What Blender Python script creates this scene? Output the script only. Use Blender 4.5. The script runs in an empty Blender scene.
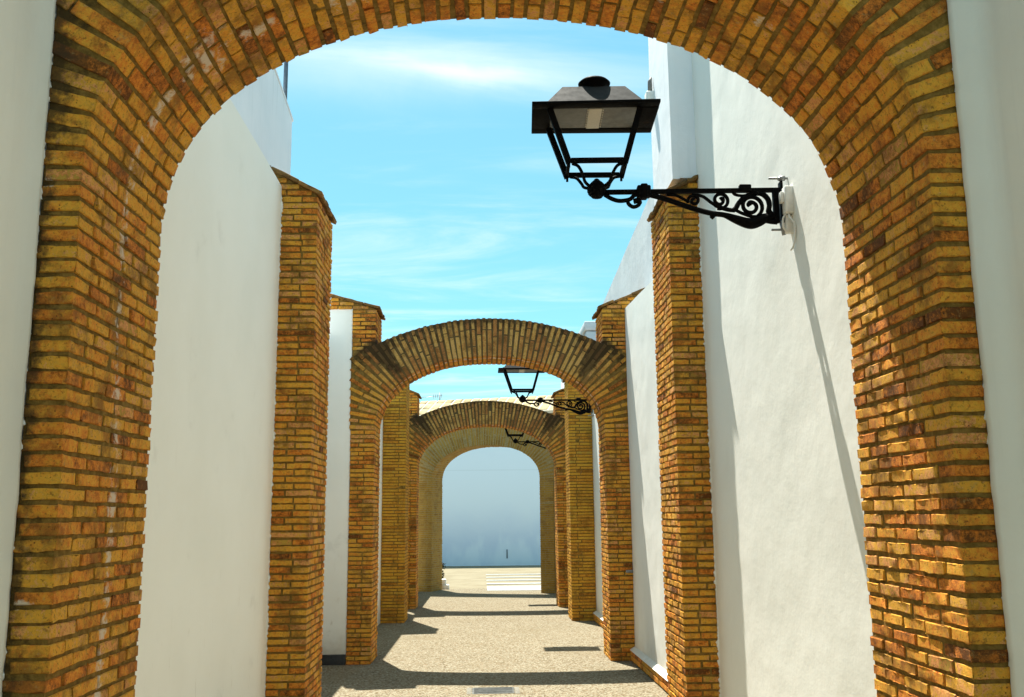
import bpy, math, random
import numpy as np
from mathutils import Vector, Matrix, noise
R = math.radians
rng = np.random.default_rng(7)
random.seed(7)
scene = bpy.context.scene
COL = scene.collection
GS = -0.01095                       # the lane falls gently away from the camera
def gz(y): return GS * y

# ------------------------------------------------------------------ node helpers
class NT:
    def __init__(self, tree):
        self.t = tree; self.n = tree.nodes; self.l = tree.links
    def new(self, typ, **kw):
        n = self.n.new(typ)
        for k, v in kw.items(): setattr(n, k, v)
        return n
    def put(self, sock, v):
        if hasattr(v, 'is_linked') or isinstance(v, bpy.types.NodeSocket): self.l.new(v, sock)
        else: sock.default_value = v
    def math(self, op, a, b=0.0, c=0.0, clamp=False):
        n = self.new('ShaderNodeMath', operation=op, use_clamp=clamp)
        self.put(n.inputs[0], a); self.put(n.inputs[1], b); self.put(n.inputs[2], c)
        return n.outputs[0]
    def mix(self, f, a, b, mode='MIX'):
        n = self.new('ShaderNodeMix', data_type='RGBA', blend_type=mode)
        self.put(n.inputs['Factor'], f)
        self.put(n.inputs[6], a if not isinstance(a, tuple) else (*a, 1)); self.put(n.inputs[7], b if not isinstance(b, tuple) else (*b, 1))
        return n.outputs[2]
    def ramp(self, f, stops, interp='LINEAR'):
        n = self.new('ShaderNodeValToRGB'); cr = n.color_ramp; cr.interpolation = interp
        while len(cr.elements) < len(stops): cr.elements.new(0.5)
        for e, (p, c) in zip(cr.elements, stops):
            e.position = p; e.color = (*c, 1) if isinstance(c, tuple) else (c, c, c, 1)
        self.put(n.inputs[0], f)
        return n.outputs[0]
    def noise(self, vec, scale, detail=4.0, rough=0.55, dist=0.0):
        n = self.new('ShaderNodeTexNoise'); self.put(n.inputs['Vector'], vec)
        n.inputs['Scale'].default_value = scale; n.inputs['Detail'].default_value = detail
        n.inputs['Roughness'].default_value = rough; n.inputs['Distortion'].default_value = dist
        return n.outputs[0]
    def voro(self, vec, scale, feature='F1', out=0):
        n = self.new('ShaderNodeTexVoronoi', feature=feature); self.put(n.inputs['Vector'], vec)
        n.inputs['Scale'].default_value = scale
        return n.outputs[out]
    def attr(self, name):
        n = self.new('ShaderNodeAttribute'); n.attribute_name = name
        return n.outputs['Fac']
    def bump(self, h, strength, dist, normal=None):
        n = self.new('ShaderNodeBump'); n.inputs['Strength'].default_value = strength; n.inputs['Distance'].default_value = dist
        self.put(n.inputs['Height'], h)
        if normal is not None: self.put(n.inputs['Normal'], normal)
        return n.outputs[0]
    def smap(self, v, a, b, lo=0.0, hi=1.0):
        n = self.new('ShaderNodeMapRange', interpolation_type='SMOOTHSTEP'); self.put(n.inputs[0], v)
        n.inputs[1].default_value = a; n.inputs[2].default_value = b; n.inputs[3].default_value = lo; n.inputs[4].default_value = hi
        return n.outputs[0]

def material(name, build, rough=0.85, metallic=0.0, spec=0.3):
    m = bpy.data.materials.new(name); m.use_nodes = True
    t = NT(m.node_tree); t.n.clear()
    out = t.new('ShaderNodeOutputMaterial'); b = t.new('ShaderNodeBsdfPrincipled')
    b.inputs['Roughness'].default_value = rough; b.inputs['Metallic'].default_value = metallic
    b.inputs['Specular IOR Level'].default_value = spec
    t.l.new(b.outputs[0], out.inputs[0])
    pos = t.new('ShaderNodeNewGeometry').outputs['Position']
    build(t, b, pos)
    return m

def brick_mat(name, stops, dirt=1.0):
    def f(t, b, pos):
        rnd = t.attr('rnd'); lime = t.attr('lime'); moss = t.attr('moss'); ash = t.attr('ash')
        n1 = t.noise(pos, 13, 5, .6); n2 = t.noise(pos, 46, 5, .65); n3 = t.noise(pos, 190, 4, .7)
        k = t.math('ADD', rnd, t.math('MULTIPLY', t.math('SUBTRACT', n1, .5), .85))
        k = t.math('ADD', k, t.math('ADD', t.math('MULTIPLY', t.math('SUBTRACT', n2, .5), .95), t.math('MULTIPLY', t.math('SUBTRACT', n3, .5), .55)))
        c = t.ramp(k, stops)
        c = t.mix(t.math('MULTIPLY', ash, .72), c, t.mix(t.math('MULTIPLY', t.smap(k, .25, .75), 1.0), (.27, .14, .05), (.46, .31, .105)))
        # fired skin: darker smears and pale sandy flecks
        c = t.mix(t.smap(t.noise(pos, 31, 6, .7), .57, .74, 0, .6), c, (.15, .062, .012))
        c = t.mix(t.smap(n3, .60, .76, 0, .4), c, (.52, .36, .15))
        c = t.mix(t.smap(t.noise(pos, 4.2, 8, .72), .47, .64, 0, .68 * dirt), c, (.125, .058, .016))
        c = t.mix(t.smap(t.noise(pos, 75, 5, .7), .54, .66, 0, .6), c, (.10, .045, .012))
        c = t.mix(t.smap(t.noise(pos, 24, 7, .75), .57, .68, 0, .55), c, (.38, .265, .105))
        pit = t.smap(t.voro(pos, 62), .10, .20, 1, 0)
        pm = t.math('MULTIPLY', pit, t.smap(t.noise(pos, 21), .52, .6))
        c = t.mix(t.math('MULTIPLY', pm, .8), c, (.05, .026, .01))
        g = t.noise(pos, 17, 6, .68)
        c = t.mix(t.math('MULTIPLY', t.smap(t.math('ADD', moss, t.math('MULTIPLY', t.math('SUBTRACT', g, .5), 1.5)), .38, .78), .85), c, (.045, .028, .013))
        g2 = t.noise(pos, 13, 7, .72, .4)
        lf = t.smap(t.math('ADD', lime, t.math('MULTIPLY', t.math('SUBTRACT', g2, .5), 2.2)), .55, .85)
        c = t.mix(t.math('MULTIPLY', lf, .82), c, (.66, .58, .47))
        t.put(b.inputs['Base Color'], c)
        h = t.math('ADD', t.math('MULTIPLY', n2, .22), t.math('MULTIPLY', n3, .85))
        h = t.math('SUBTRACT', h, t.math('MULTIPLY', pm, .8))
        t.put(b.inputs['Normal'], t.bump(h, .9, .0045))
    return material(name, f, .9, 0, .2)

WARM = [(0.0, (.13, .045, .010)), (.10, (.30, .100, .015)), (.21, (.53, .160, .021)), (.34, (.67, .232, .030)), (.47, (.68, .296, .034)),
        (.60, (.72, .360, .042)), (.72, (.61, .320, .036)), (.84, (.71, .345, .12)), (.93, (.59, .205, .064)), (1.0, (.46, .278, .048))]
OLIVE = [(0.0, (.28, .155, .035)), (.25, (.35, .20, .040)), (.5, (.41, .245, .05)), (.75, (.37, .235, .052)), (1.0, (.36, .19, .04))]
GOLD = [(0.0, (.28, .12, .016)), (.15, (.45, .195, .021)), (.32, (.58, .26, .027)), (.52, (.62, .32, .032)), (.74, (.60, .345, .037)), (.88, (.55, .245, .03)), (1.0, (.49, .32, .05))]
def mortar_f(c0, c1):
    def f(t, b, pos):
        n = t.noise(pos, 30, 6, .7); n2 = t.noise(pos, 150, 3, .7); moss = t.attr('moss'); lime = t.attr('lime')
        c = t.mix(t.smap(n, .35, .7), c0, c1)
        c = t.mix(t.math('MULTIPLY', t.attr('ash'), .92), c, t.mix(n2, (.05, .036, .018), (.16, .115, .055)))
        g = t.noise(pos, 17, 6, .68)
        c = t.mix(t.math('MULTIPLY', t.smap(t.math('ADD', moss, t.math('MULTIPLY', t.math('SUBTRACT', g, .5), 1.5)), .38, .78), .85), c, (.04, .026, .012))
        g2 = t.noise(pos, 13, 7, .72, .4)
        lf = t.smap(t.math('ADD', lime, t.math('MULTIPLY', t.math('SUBTRACT', g2, .5), 2.2)), .55, .85)
        c = t.mix(t.math('MULTIPLY', lf, .7), c, (.62, .56, .46))
        t.put(b.inputs['Base Color'], c)
        t.put(b.inputs['Normal'], t.bump(t.math('ADD', n, n2), .8, .006))
    return f
M = {}
M['brick'] = brick_mat('ochre brick', WARM)
M['gold'] = brick_mat('yellow brick', GOLD, .7)
M['olive'] = brick_mat('olive brick', OLIVE, .6)
M['mortar'] = material('lime mortar', mortar_f((.15, .09, .020), (.29, .18, .048)), .95, 0, .1)
M['pale_mortar'] = material('pale mortar', mortar_f((.28, .205, .085), (.40, .31, .16)), .95, 0, .1)

def plaster(name, c0, c1, bump=.5, bscale=7, dist=.01, scuff=0.0, streak=0.0, base=.5):
    def f(t, b, pos):
        n = t.noise(pos, 1.3, 6, .6); n2 = t.noise(pos, bscale, 6, .6); n3 = t.noise(pos, 85, 4, .6)
        c = t.mix(t.smap(n, .3, .72), c0, c1)
        if scuff:
            mp = t.new('ShaderNodeMapping'); t.put(mp.inputs[0], pos); mp.inputs['Scale'].default_value = (3, 9, 1.1)
            s = t.noise(mp.outputs[0], 2.2, 6, .7, .8)
            low = t.new('ShaderNodeSeparateXYZ'); t.put(low.inputs[0], pos)
            c = t.mix(t.math('MULTIPLY', t.smap(s, .60, .72, 0, scuff), t.smap(low.outputs[2], .1, 1.7, 1, .12)), c, (.36, .31, .22))
            c = t.mix(t.math('MULTIPLY', t.smap(t.noise(pos, 2.3, 5, .6), .60, .75, 0, scuff), .45), c, (.48, .47, .43))
        if scuff:
            fn = t.noise(pos, 6, 6, .7)
            c = t.mix(t.math('MULTIPLY', t.smap(t.math('ADD', low.outputs[2], t.math('MULTIPLY', fn, .5)), .55, .10), base), c, (.40, .335, .23))
        if streak:
            mp = t.new('ShaderNodeMapping'); t.put(mp.inputs[0], pos); mp.inputs['Scale'].default_value = (14, 14, .5)
            s = t.noise(mp.outputs[0], 1.6, 6, .65)
            c = t.mix(t.smap(s, .5, .78, 0, streak), c, (.50, .53, .55))
        t.put(b.inputs['Base Color'], c)
        h = t.math('ADD', n2, t.math('MULTIPLY', n3, .12))
        t.put(b.inputs['Normal'], t.bump(h, bump, dist))
    return material(name, f, .8, 0, .25)
M['plaster_left'] = plaster('smooth cream limewash', (.93, .93, .875), (.885, .885, .825), .25, 5, .008, .5)
M['plaster_right'] = plaster('lumpy white limewash', (.80, .80, .755), (.755, .76, .715), .24, 6, .014, .22)
M['plaster_high'] = plaster('weathered white limewash', (.86, .87, .90), (.77, .80, .84), .4, 6, .012, .0, .28)
M['plaster_blue'] = plaster('shade toned blue grey weathered limewash', (.56, .60, .63), (.47, .51, .545), .5, 6, .014, .0, .3)  # the right house wall's shade is put into this colour; streaks are weathering
M['plaster_near'] = plaster('grey white limewash', (.82, .82, .75), (.77, .77, .70), .3, 7, .01, .1, .1)
M['plaster_fringe'] = plaster('white paint smear', (.82, .82, .79), (.76, .76, .72), .4, 30, .004)

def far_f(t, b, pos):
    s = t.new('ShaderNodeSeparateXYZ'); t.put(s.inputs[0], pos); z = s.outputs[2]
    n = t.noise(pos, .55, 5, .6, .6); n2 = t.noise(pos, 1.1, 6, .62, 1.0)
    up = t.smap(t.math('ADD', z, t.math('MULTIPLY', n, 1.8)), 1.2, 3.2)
    c = t.mix(up, (.64, .73, .89), (.76, .84, .94))  # blue of the skylit shade is mixed into the whitewash colours
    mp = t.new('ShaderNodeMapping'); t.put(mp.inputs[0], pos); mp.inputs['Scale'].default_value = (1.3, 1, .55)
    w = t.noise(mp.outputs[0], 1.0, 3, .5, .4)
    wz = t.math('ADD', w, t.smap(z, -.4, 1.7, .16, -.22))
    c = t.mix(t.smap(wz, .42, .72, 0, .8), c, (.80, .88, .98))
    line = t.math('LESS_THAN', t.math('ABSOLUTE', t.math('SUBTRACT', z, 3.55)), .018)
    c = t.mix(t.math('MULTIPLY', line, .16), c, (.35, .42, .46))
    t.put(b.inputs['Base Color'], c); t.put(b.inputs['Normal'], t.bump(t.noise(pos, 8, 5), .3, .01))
M['far_wall'] = material('blue shade tinted stained whitewash', far_f, .85, 0, .2)

def pave_f(t, b, pos):
    mp = t.new('ShaderNodeMapping'); t.put(mp.inputs[0], pos); mp.inputs['Scale'].default_value = (1, 1, 1)
    p = mp.outputs[0]
    v = t.new('ShaderNodeTexVoronoi'); t.put(v.inputs['Vector'], p); v.inputs['Scale'].default_value = 58
    peb = t.new('ShaderNodeSeparateColor'); t.put(peb.inputs[0], v.outputs['Color'])
    c = t.ramp(peb.outputs[0], [(0, (.045, .03, .014)), (.14, (.105, .075, .038)), (.34, (.205, .17, .112)), (.62, (.262, .236, .172)), (.85, (.318, .296, .226)), (1, (.18, .11, .055))])
    c = t.mix(t.smap(v.outputs['Distance'], .35, .7, 0, .55), c, (.115, .09, .05))
    c = t.mix(t.smap(t.noise(p, 120, 4, .7), .55, .72, 0, .5), c, (.10, .065, .035))
    c = t.mix(t.smap(t.noise(p, .9, 5, .6), .48, .72, 0, .35), c, (.145, .112, .062))
    c = t.mix(t.smap(t.noise(p, 3.3, 5, .6), .58, .74, 0, .3), c, (.105, .08, .045))
    t.put(b.inputs['Base Color'], c)
    h = t.math('ADD', t.math('MULTIPLY', v.outputs['Distance'], -1), t.math('MULTIPLY', t.noise(p, 260, 3), .5))
    t.put(b.inputs['Normal'], t.bump(h, .55, .006))
M['pave'] = material('washed pebble paving', pave_f, .9, 0, .15)
def earth_f(t, b, pos):
    c = t.mix(t.smap(t.noise(pos, 1.4, 6, .6), .35, .7), (.235, .205, .14), (.19, .16, .105))
    c = t.mix(t.smap(t.noise(pos, 40, 5, .7), .5, .75, 0, .5), c, (.27, .20, .12))
    t.put(b.inputs['Base Color'], c); t.put(b.inputs['Normal'], t.bump(t.noise(pos, 30, 5), .5, .02))
M['earth'] = material('sandy ground', earth_f, .95, 0, .1)
def flat(name, col, var=.25, rough=.6, metal=0.0, spec=.3, scale=25, bump=.2):
    def f(t, b, pos):
        n = t.noise(pos, scale, 5, .6)
        c = t.mix(t.smap(n, .3, .75, 0, 1), tuple(x * (1 + var) for x in col), tuple(x * (1 - var) for x in col))
        t.put(b.inputs['Base Color'], c); t.put(b.inputs['Normal'], t.bump(n, bump, .002))
        t.put(b.inputs['Roughness'], t.smap(n, .2, .8, rough - .08, min(1, rough + .12)))
    return material(name, f, rough, metal, spec)
M['iron'] = flat('black painted iron', (.0028, .0028, .003), .3, .6, 0, .04, 60)
M['grey_metal'] = flat('weathered grey sheet metal', (.022, .0235, .024), .12, .6, .0, .06, 22)
M['panel'] = flat('grey light panel', (.15, .15, .14), .12, .6)
M['led'] = flat('white lamp diodes', (.50, .46, .38), .12, .5, scale=180)
M['vent'] = flat('pale blue vent cover', (.40, .46, .55), .15, .7)
M['box'] = flat('white plastic box', (.70, .70, .66), .08, .5)
M['steel'] = flat('galvanised steel', (.30, .31, .31), .2, .45, .6)
M['drain'] = flat('dark cast iron', (.085, .09, .085), .3, .6, .3)
M['drain_frame'] = flat('grey concrete rim', (.17, .16, .13), .2, .9)
M['paint'] = flat('white road paint', (.265, .27, .258), .22, .8, scale=9)
M['tile_black'] = flat('black skirting tile', (.022, .024, .026), .25, .35)
M['pole'] = flat('dark blue grey pole', (.06, .085, .11), .2, .5)
M['dusty_green'] = flat('dusty dark leaves', (.055, .05, .025), .5, .9, scale=30)
def copetile_f(t, b, pos):
    rnd = t.attr('rnd')
    c = t.ramp(rnd, [(0, (.30, .22, .11)), (.4, (.40, .31, .17)), (.75, (.44, .36, .22)), (1, (.42, .25, .16))])
    n = t.noise(pos, 22, 5, .65)
    c = t.mix(t.smap(n, .5, .75, 0, .55), c, (.16, .11, .06))
    t.put(b.inputs['Base Color'], c); t.put(b.inputs['Normal'], t.bump(n, .5, .005))
M['cope_tile'] = material('sandy coping tile', copetile_f, .9, 0, .15)
M['cope_joint'] = flat('pale lime joint', (.70, .64, .50), .12, .9)
def roofcope_f(t, b, pos):
    rnd = t.attr('rnd'); n = t.noise(pos, 16, 6, .66)
    c = t.ramp(rnd, [(0, (.10, .055, .022)), (.4, (.20, .115, .04)), (.7, (.30, .16, .05)), (1, (.24, .17, .07))])
    c = t.mix(t.smap(n, .45, .72, 0, .8), c, (.035, .025, .016))
    t.put(b.inputs['Base Color'], c); t.put(b.inputs['Normal'], t.bump(n, .6, .006))
M['coping'] = material('dark weathered coping brick', roofcope_f, .95, 0, .1)

# ------------------------------------------------------------------ mesh builder
def grid_template(nx, ny, nz):
    idx = {}; param = []; 
    def vid(i, j, k):
        if (i, j, k) not in idx:
            idx[(i, j, k)] = len(param); param.append((i, j, k))
        return idx[(i, j, k)]
    faces = []
    for i in range(nx):
        for j in range(ny):
            faces.append((vid(i, j, 0), vid(i, j + 1, 0), vid(i + 1, j + 1, 0), vid(i + 1, j, 0)))
            faces.append((vid(i, j, nz), vid(i + 1, j, nz), vid(i + 1, j + 1, nz), vid(i, j + 1, nz)))
    for i in range(nx):
        for k in range(nz):
            faces.append((vid(i, 0, k), vid(i + 1, 0, k), vid(i + 1, 0, k + 1), vid(i, 0, k + 1)))
            faces.append((vid(i, ny, k), vid(i, ny, k + 1), vid(i + 1, ny, k + 1), vid(i + 1, ny, k)))
    for j in range(ny):
        for k in range(nz):
            faces.append((vid(0, j, k), vid(0, j, k + 1), vid(0, j + 1, k + 1), vid(0, j + 1, k)))
            faces.append((vid(nx, j, k), vid(nx, j + 1, k), vid(nx, j + 1, k + 1), vid(nx, j, k + 1)))
    return np.array(param), np.array(faces), (nx, ny, nz)
TPL = {0: grid_template(1, 1, 1), 1: grid_template(5, 3, 3), 2: grid_template(7, 4, 3)}

class MB:
    def __init__(self):
        self.v = []; self.f = []; self.mi = []; self.rn = []; self.sm = []; self.nv = 0
    def add(self, verts, faces, mi=0, rnd=.5, smooth=False):
        off = self.nv
        self.v.append(np.asarray(verts, float)); self.nv += len(verts)
        for f in faces: self.f.append(tuple(int(i) + off for i in f))
        n = len(faces); self.mi += [mi] * n; self.rn += [rnd] * n; self.sm += [smooth] * n
    def brick(self, c, dims, axes=None, lvl=1, mi=0, rnd=None, bev=.004, rough=.0012):
        P, F, n = TPL[lvl]
        if rnd is None: rnd = float(np.clip(rng.normal(.5, .20), 0, 1))
        h = np.array(dims) / 2
        co = np.zeros((len(P), 3)); ext = np.zeros((len(P), 3), bool)
        for a in range(3):
            b = min(bev, h[a] * .45)
            if n[a] == 1: pos = np.array([-h[a], h[a]])
            elif n[a] == 3: pos = np.array([-h[a], -h[a] + b, h[a] - b, h[a]])
            elif n[a] == 4: pos = np.array([-h[a], -h[a] + b, 0, h[a] - b, h[a]])
            else:
                pos = np.concatenate([[-h[a], -h[a] + b], np.linspace(-h[a] + b, h[a] - b, n[a] - 1)[1:-1], [h[a] - b, h[a]]])
            co[:, a] = pos[P[:, a]]; ext[:, a] = (P[:, a] == 0) | (P[:, a] == n[a])
        if n[0] > 1:
            ne = ext.sum(1)
            for a in range(3):
                b = min(bev, h[a] * .45)
                sel = ext[:, a] & (ne >= 2)
                co[sel, a] -= np.sign(co[sel, a]) * b * np.where(ne[sel] == 2, .35, .5)
        if rough:
            if lvl == 2:
                co += rng.normal(0, .0004, co.shape); ed = ext.sum(1) >= 2; co[ed] += rng.normal(0, .0021, (ed.sum(), 3))
            else: co += rng.normal(0, rough, co.shape)
        if lvl == 2:   # slow hand-made warp
            co[:, 2] += rng.normal(0, .0010) * co[:, 0] / h[0] + rng.normal(0, .0008) * (co[:, 0] / h[0]) ** 2
            co[:, 1] += rng.normal(0, .0012) * co[:, 0] / h[0]
        if lvl:
            ta, tb = rng.normal(0, .010, 2)
            co[:, 2] += ta * co[:, 0] * .6; co[:, 1] += tb * co[:, 0]
        if axes is not None: co = co @ np.array(axes)
        self.add(co + np.array(c), F, mi, rnd, lvl > 0)
    def box(self, a, b, mi=0, rnd=.5):
        a = np.array(a, float); b = np.array(b, float)
        self.brick((a + b) / 2, np.abs(b - a), lvl=0, mi=mi, rnd=rnd, rough=0)
    def bbox(self, a, b, mi=0, bev=.004, rnd=.5):
        a = np.array(a, float); b = np.array(b, float)
        self.brick((a + b) / 2, np.abs(b - a), lvl=1, mi=mi, rnd=rnd, bev=bev, rough=0)
    def prism(self, pts, y0, y1, mi=0, rnd=.5):
        n = len(pts)
        v = [(x, y0, z) for x, z in pts] + [(x, y1, z) for x, z in pts]
        f = [tuple(range(n)), tuple(range(2 * n - 1, n - 1, -1))]
        f += [(i, n + i, n + (i + 1) % n, (i + 1) % n) for i in range(n)]
        self.add(v, f, mi, rnd)
    def tube(self, pts, r, sides=8, mi=0, flatten=1.0):
        pts = [Vector(p) for p in pts]; n = len(pts)
        rs = r if hasattr(r, '__len__') else [r] * n
        v = []; up = Vector((0, 1, 0))
        for i, p in enumerate(pts):
            t = (pts[min(i + 1, n - 1)] - pts[max(i - 1, 0)]).normalized()
            u = up if abs(t.dot(up)) < .95 else Vector((1, 0, 0))
            a = t.cross(u).normalized(); b = a.cross(t).normalized()
            for k in range(sides):
                an = 2 * math.pi * (k + .5) / sides
                v.append(tuple(p + a * math.cos(an) * rs[i] + b * math.sin(an) * rs[i] * flatten))
        f = [(i * sides + k, i * sides + (k + 1) % sides, (i + 1) * sides + (k + 1) % sides, (i + 1) * sides + k) for i in range(n - 1) for k in range(sides)]
        f += [tuple(range(sides - 1, -1, -1)), tuple((n - 1) * sides + k for k in range(sides))]
        self.add(v, f, mi, .5, sides > 5)
    def lathe(self, c, prof, sides=24, mi=0):
        v = []; n = len(prof)
        for r, z in prof:
            for k in range(sides):
                a = 2 * math.pi * k / sides
                v.append((c[0] + r * math.cos(a), c[1] + r * math.sin(a), c[2] + z))
        f = [(i * sides + k, i * sides + (k + 1) % sides, (i + 1) * sides + (k + 1) % sides, (i + 1) * sides + k) for i in range(n - 1) for k in range(sides)]
        f += [tuple(range(sides - 1, -1, -1)), tuple((n - 1) * sides + k for k in range(sides))]
        self.add(v, f, mi, .5, True)
    def build(self, name, mats, parent=None, stain=None, recalc=True):
        me = bpy.data.meshes.new(name)
        V = np.concatenate(self.v)
        me.from_pydata(V.tolist(), [], self.f)
        if not isinstance(mats, (list, tuple)): mats = [mats]
        for m in mats: me.materials.append(M[m] if isinstance(m, str) else m)
        me.polygons.foreach_set('material_index', self.mi)
        me.polygons.foreach_set('use_smooth', self.sm)
        a = me.attributes.new('rnd', 'FLOAT', 'FACE'); a.data.foreach_set('value', np.array(self.rn, np.float32))
        if stain:
            li, mo, *rest = stain(V); ash = rest[0] if rest else np.zeros(len(V))
            a = me.attributes.new('ash', 'FLOAT', 'POINT'); a.data.foreach_set('value', ash.astype(np.float32))
            a = me.attributes.new('lime', 'FLOAT', 'POINT'); a.data.foreach_set('value', li.astype(np.float32))
            a = me.attributes.new('moss', 'FLOAT', 'POINT'); a.data.foreach_set('value', mo.astype(np.float32))
        if recalc:
            import bmesh
            bm = bmesh.new(); bm.from_mesh(me); bmesh.ops.recalc_face_normals(bm, faces=bm.faces); bm.to_mesh(me); bm.free()
        if stain: me.set_sharp_from_angle(angle=R(24))
        me.update()
        o = bpy.data.objects.new(name, me); COL.objects.link(o)
        if parent is not None: o.parent = parent
        return o
def thing(name, label, cat, loc=(0, 0, 0), rz=0, group=None):
    o = bpy.data.objects.new(name, None); COL.objects.link(o); o.empty_display_size = .2
    o.location = loc; o.rotation_euler = (0, 0, rz); o['label'] = label; o['category'] = cat
    if group: o['group'] = group
    return o
def tag(o, label, cat, group=None):
    o['label'] = label; o['category'] = cat
    if group: o['group'] = group
    return o
def structure(o): o['kind'] = 'structure'; return o

# ------------------------------------------------------------------ brickwork
A = 1.44                 # half width of every opening
PITCH = .0530; RPITCH = .0635; BH = .0378; JT = .0145; INS = {0: .004, 1: .006, 2: .0062}
SPRING = 2.80            # above local ground
def runs(y0, y1, first, L):
    """lengths of bricks laid from y0 to y1: a first piece, then pieces of about L"""
    out = []; y = y0; k = 0
    while y < y1 - .035:
        l = first if k == 0 else L * rng.uniform(.9, 1.1)
        if y1 - (y + l) < .06: l = y1 - y
        out.append((y, min(y + l, y1))); y += l + JT; k += 1
    return out
def pier_rows(mb, s, x0, x1, D, z0, z1, lvl, xin=None, back=True, slope=None):
    """courses of a pier on side s (-1 left, +1 right); x measured outwards from the alley axis"""
    nrow = int(round((z1 - z0) / PITCH)); p = (z1 - z0) / nrow
    bev = .003
    for r in range(nrow):
        z = z0 + (r + .5) * p + rng.normal(0, .0012)
        xi = x0 if xin is None else max(x0, xin(z))
        if xi > x1 - .05: continue
        def br(xa, xb, ya, yb, rd=None):
            jx, jy = rng.normal(0, .0016, 2)
            mb.brick((s * (xa + xb) / 2 + jx, (ya + yb) / 2 + jy, z), (abs(xb - xa), abs(yb - ya), BH * rng.uniform(.92, 1.07)), lvl=lvl, bev=bev,
                     rough=.0013 if lvl else .0018, rnd=rd) if abs(yb - ya) <= abs(xb - xa) else \
            mb.brick((s * (xa + xb) / 2 + jx, (ya + yb) / 2 + jy, z), (abs(yb - ya), abs(xb - xa), BH * rng.uniform(.92, 1.07)), axes=((0, 1, 0), (-1, 0, 0), (0, 0, 1)),
                     lvl=lvl, bev=bev, rough=.0013 if lvl else .0018, rnd=rd)
        w = x1 - xi; hd = .115
        if r % 2 == 0:
            cut = .185 if (w > .24 and rng.random() < .75) else w
            if rng.random() < .3 and w > .24: cut = .11
            for (ya, yb) in ((0, hd), (D - hd, D)):
                if ya and not back: continue
                br(xi, xi + cut if cut < w else x1, ya, yb)
                if cut < w: br(xi + cut + JT, x1, ya, yb)
            for ya, yb in runs(hd + JT, D - hd - JT, .18, .18): br(xi, xi + .12, ya, yb)
        else:
            for ya, yb in runs(0, D, .19, .19): br(xi, min(xi + .12, x1), ya, yb)
            if w > .17:
                for (ya, yb) in ((0, hd), (D - hd, D)):
                    if ya and not back: continue
                    br(xi + .12 + JT, x1, ya, yb)
def no_stain(V): return np.zeros(len(V)), np.zeros(len(V))
def cap_parts(parent, s, xe, x1, D, ze, slope, lvl, xr, stain=no_stain):
    """sloped coping of a pier: brick gable filling plus a tilted slab of dark coping bricks. xe eave x, xr upper end x, ze eave height"""
    g = MB()
    nrow = 14
    zt = lambda x: ze + slope * (x - xe) - .03
    z = zt(A) - .012
    # filled wedge behind the bricks
    g.prism([(s * (A + .012), zt(A) - .02), (s * (xr - .01), zt(A) - .02), (s * (xr - .01), zt(xr) - .004), (s * (A + .012), zt(A) - .004)], .012, D - .012, 1)
    for r in range(nrow):
        z0 = zt(A) - .01 + r * PITCH
        xa = max(A, xe + (z0 + BH + .0 + .03 - ze) / slope)
        if xa > xr - .06: break
        for ya, yb in ((0, .11), (D - .11, D)):
            x = xa
            while x < xr - .03:
                l = min(.19 * rng.uniform(.85, 1.1), xr - x)
                g.brick((s * (x + l / 2), (ya + yb) / 2 + rng.normal(0, .002), z0 + BH / 2), (l, yb - ya, BH), lvl=min(lvl, 1), rough=.0014)
                x += l + JT
    g.build('gable_brickwork', ['brick', 'mortar'], parent, stain)
    c = MB()
    th = .030; ca = 1 / math.hypot(1, slope)
    ax = np.array((s * ca, 0, slope * ca)); az = np.array((-s * slope * ca, 0, ca)) 
    Ls = (xr - xe) / ca
    y = -.035
    while y < D + .03:
        w = .12 if lvl else .2
        w = min(w * rng.uniform(.92, 1.08), D + .035 - y)
        d = 0.0
        while d < Ls - .02:
            l = min(.235 * rng.uniform(.9, 1.1), Ls - d)
            off = rng.normal(0, .003)
            ctr = np.array((s * xe, y + w / 2, ze)) + ax * (d + l / 2 + (rng.normal(0, .004) if d == 0 else 0)) - az * (th / 2 - off)
            c.brick(ctr, (l - .006, w - .008, th), axes=(ax, (0, 1, 0), az), lvl=1, bev=.005, rough=.002)
            d += l
        y += w
    c.build('coping', 'coping', parent)

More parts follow.
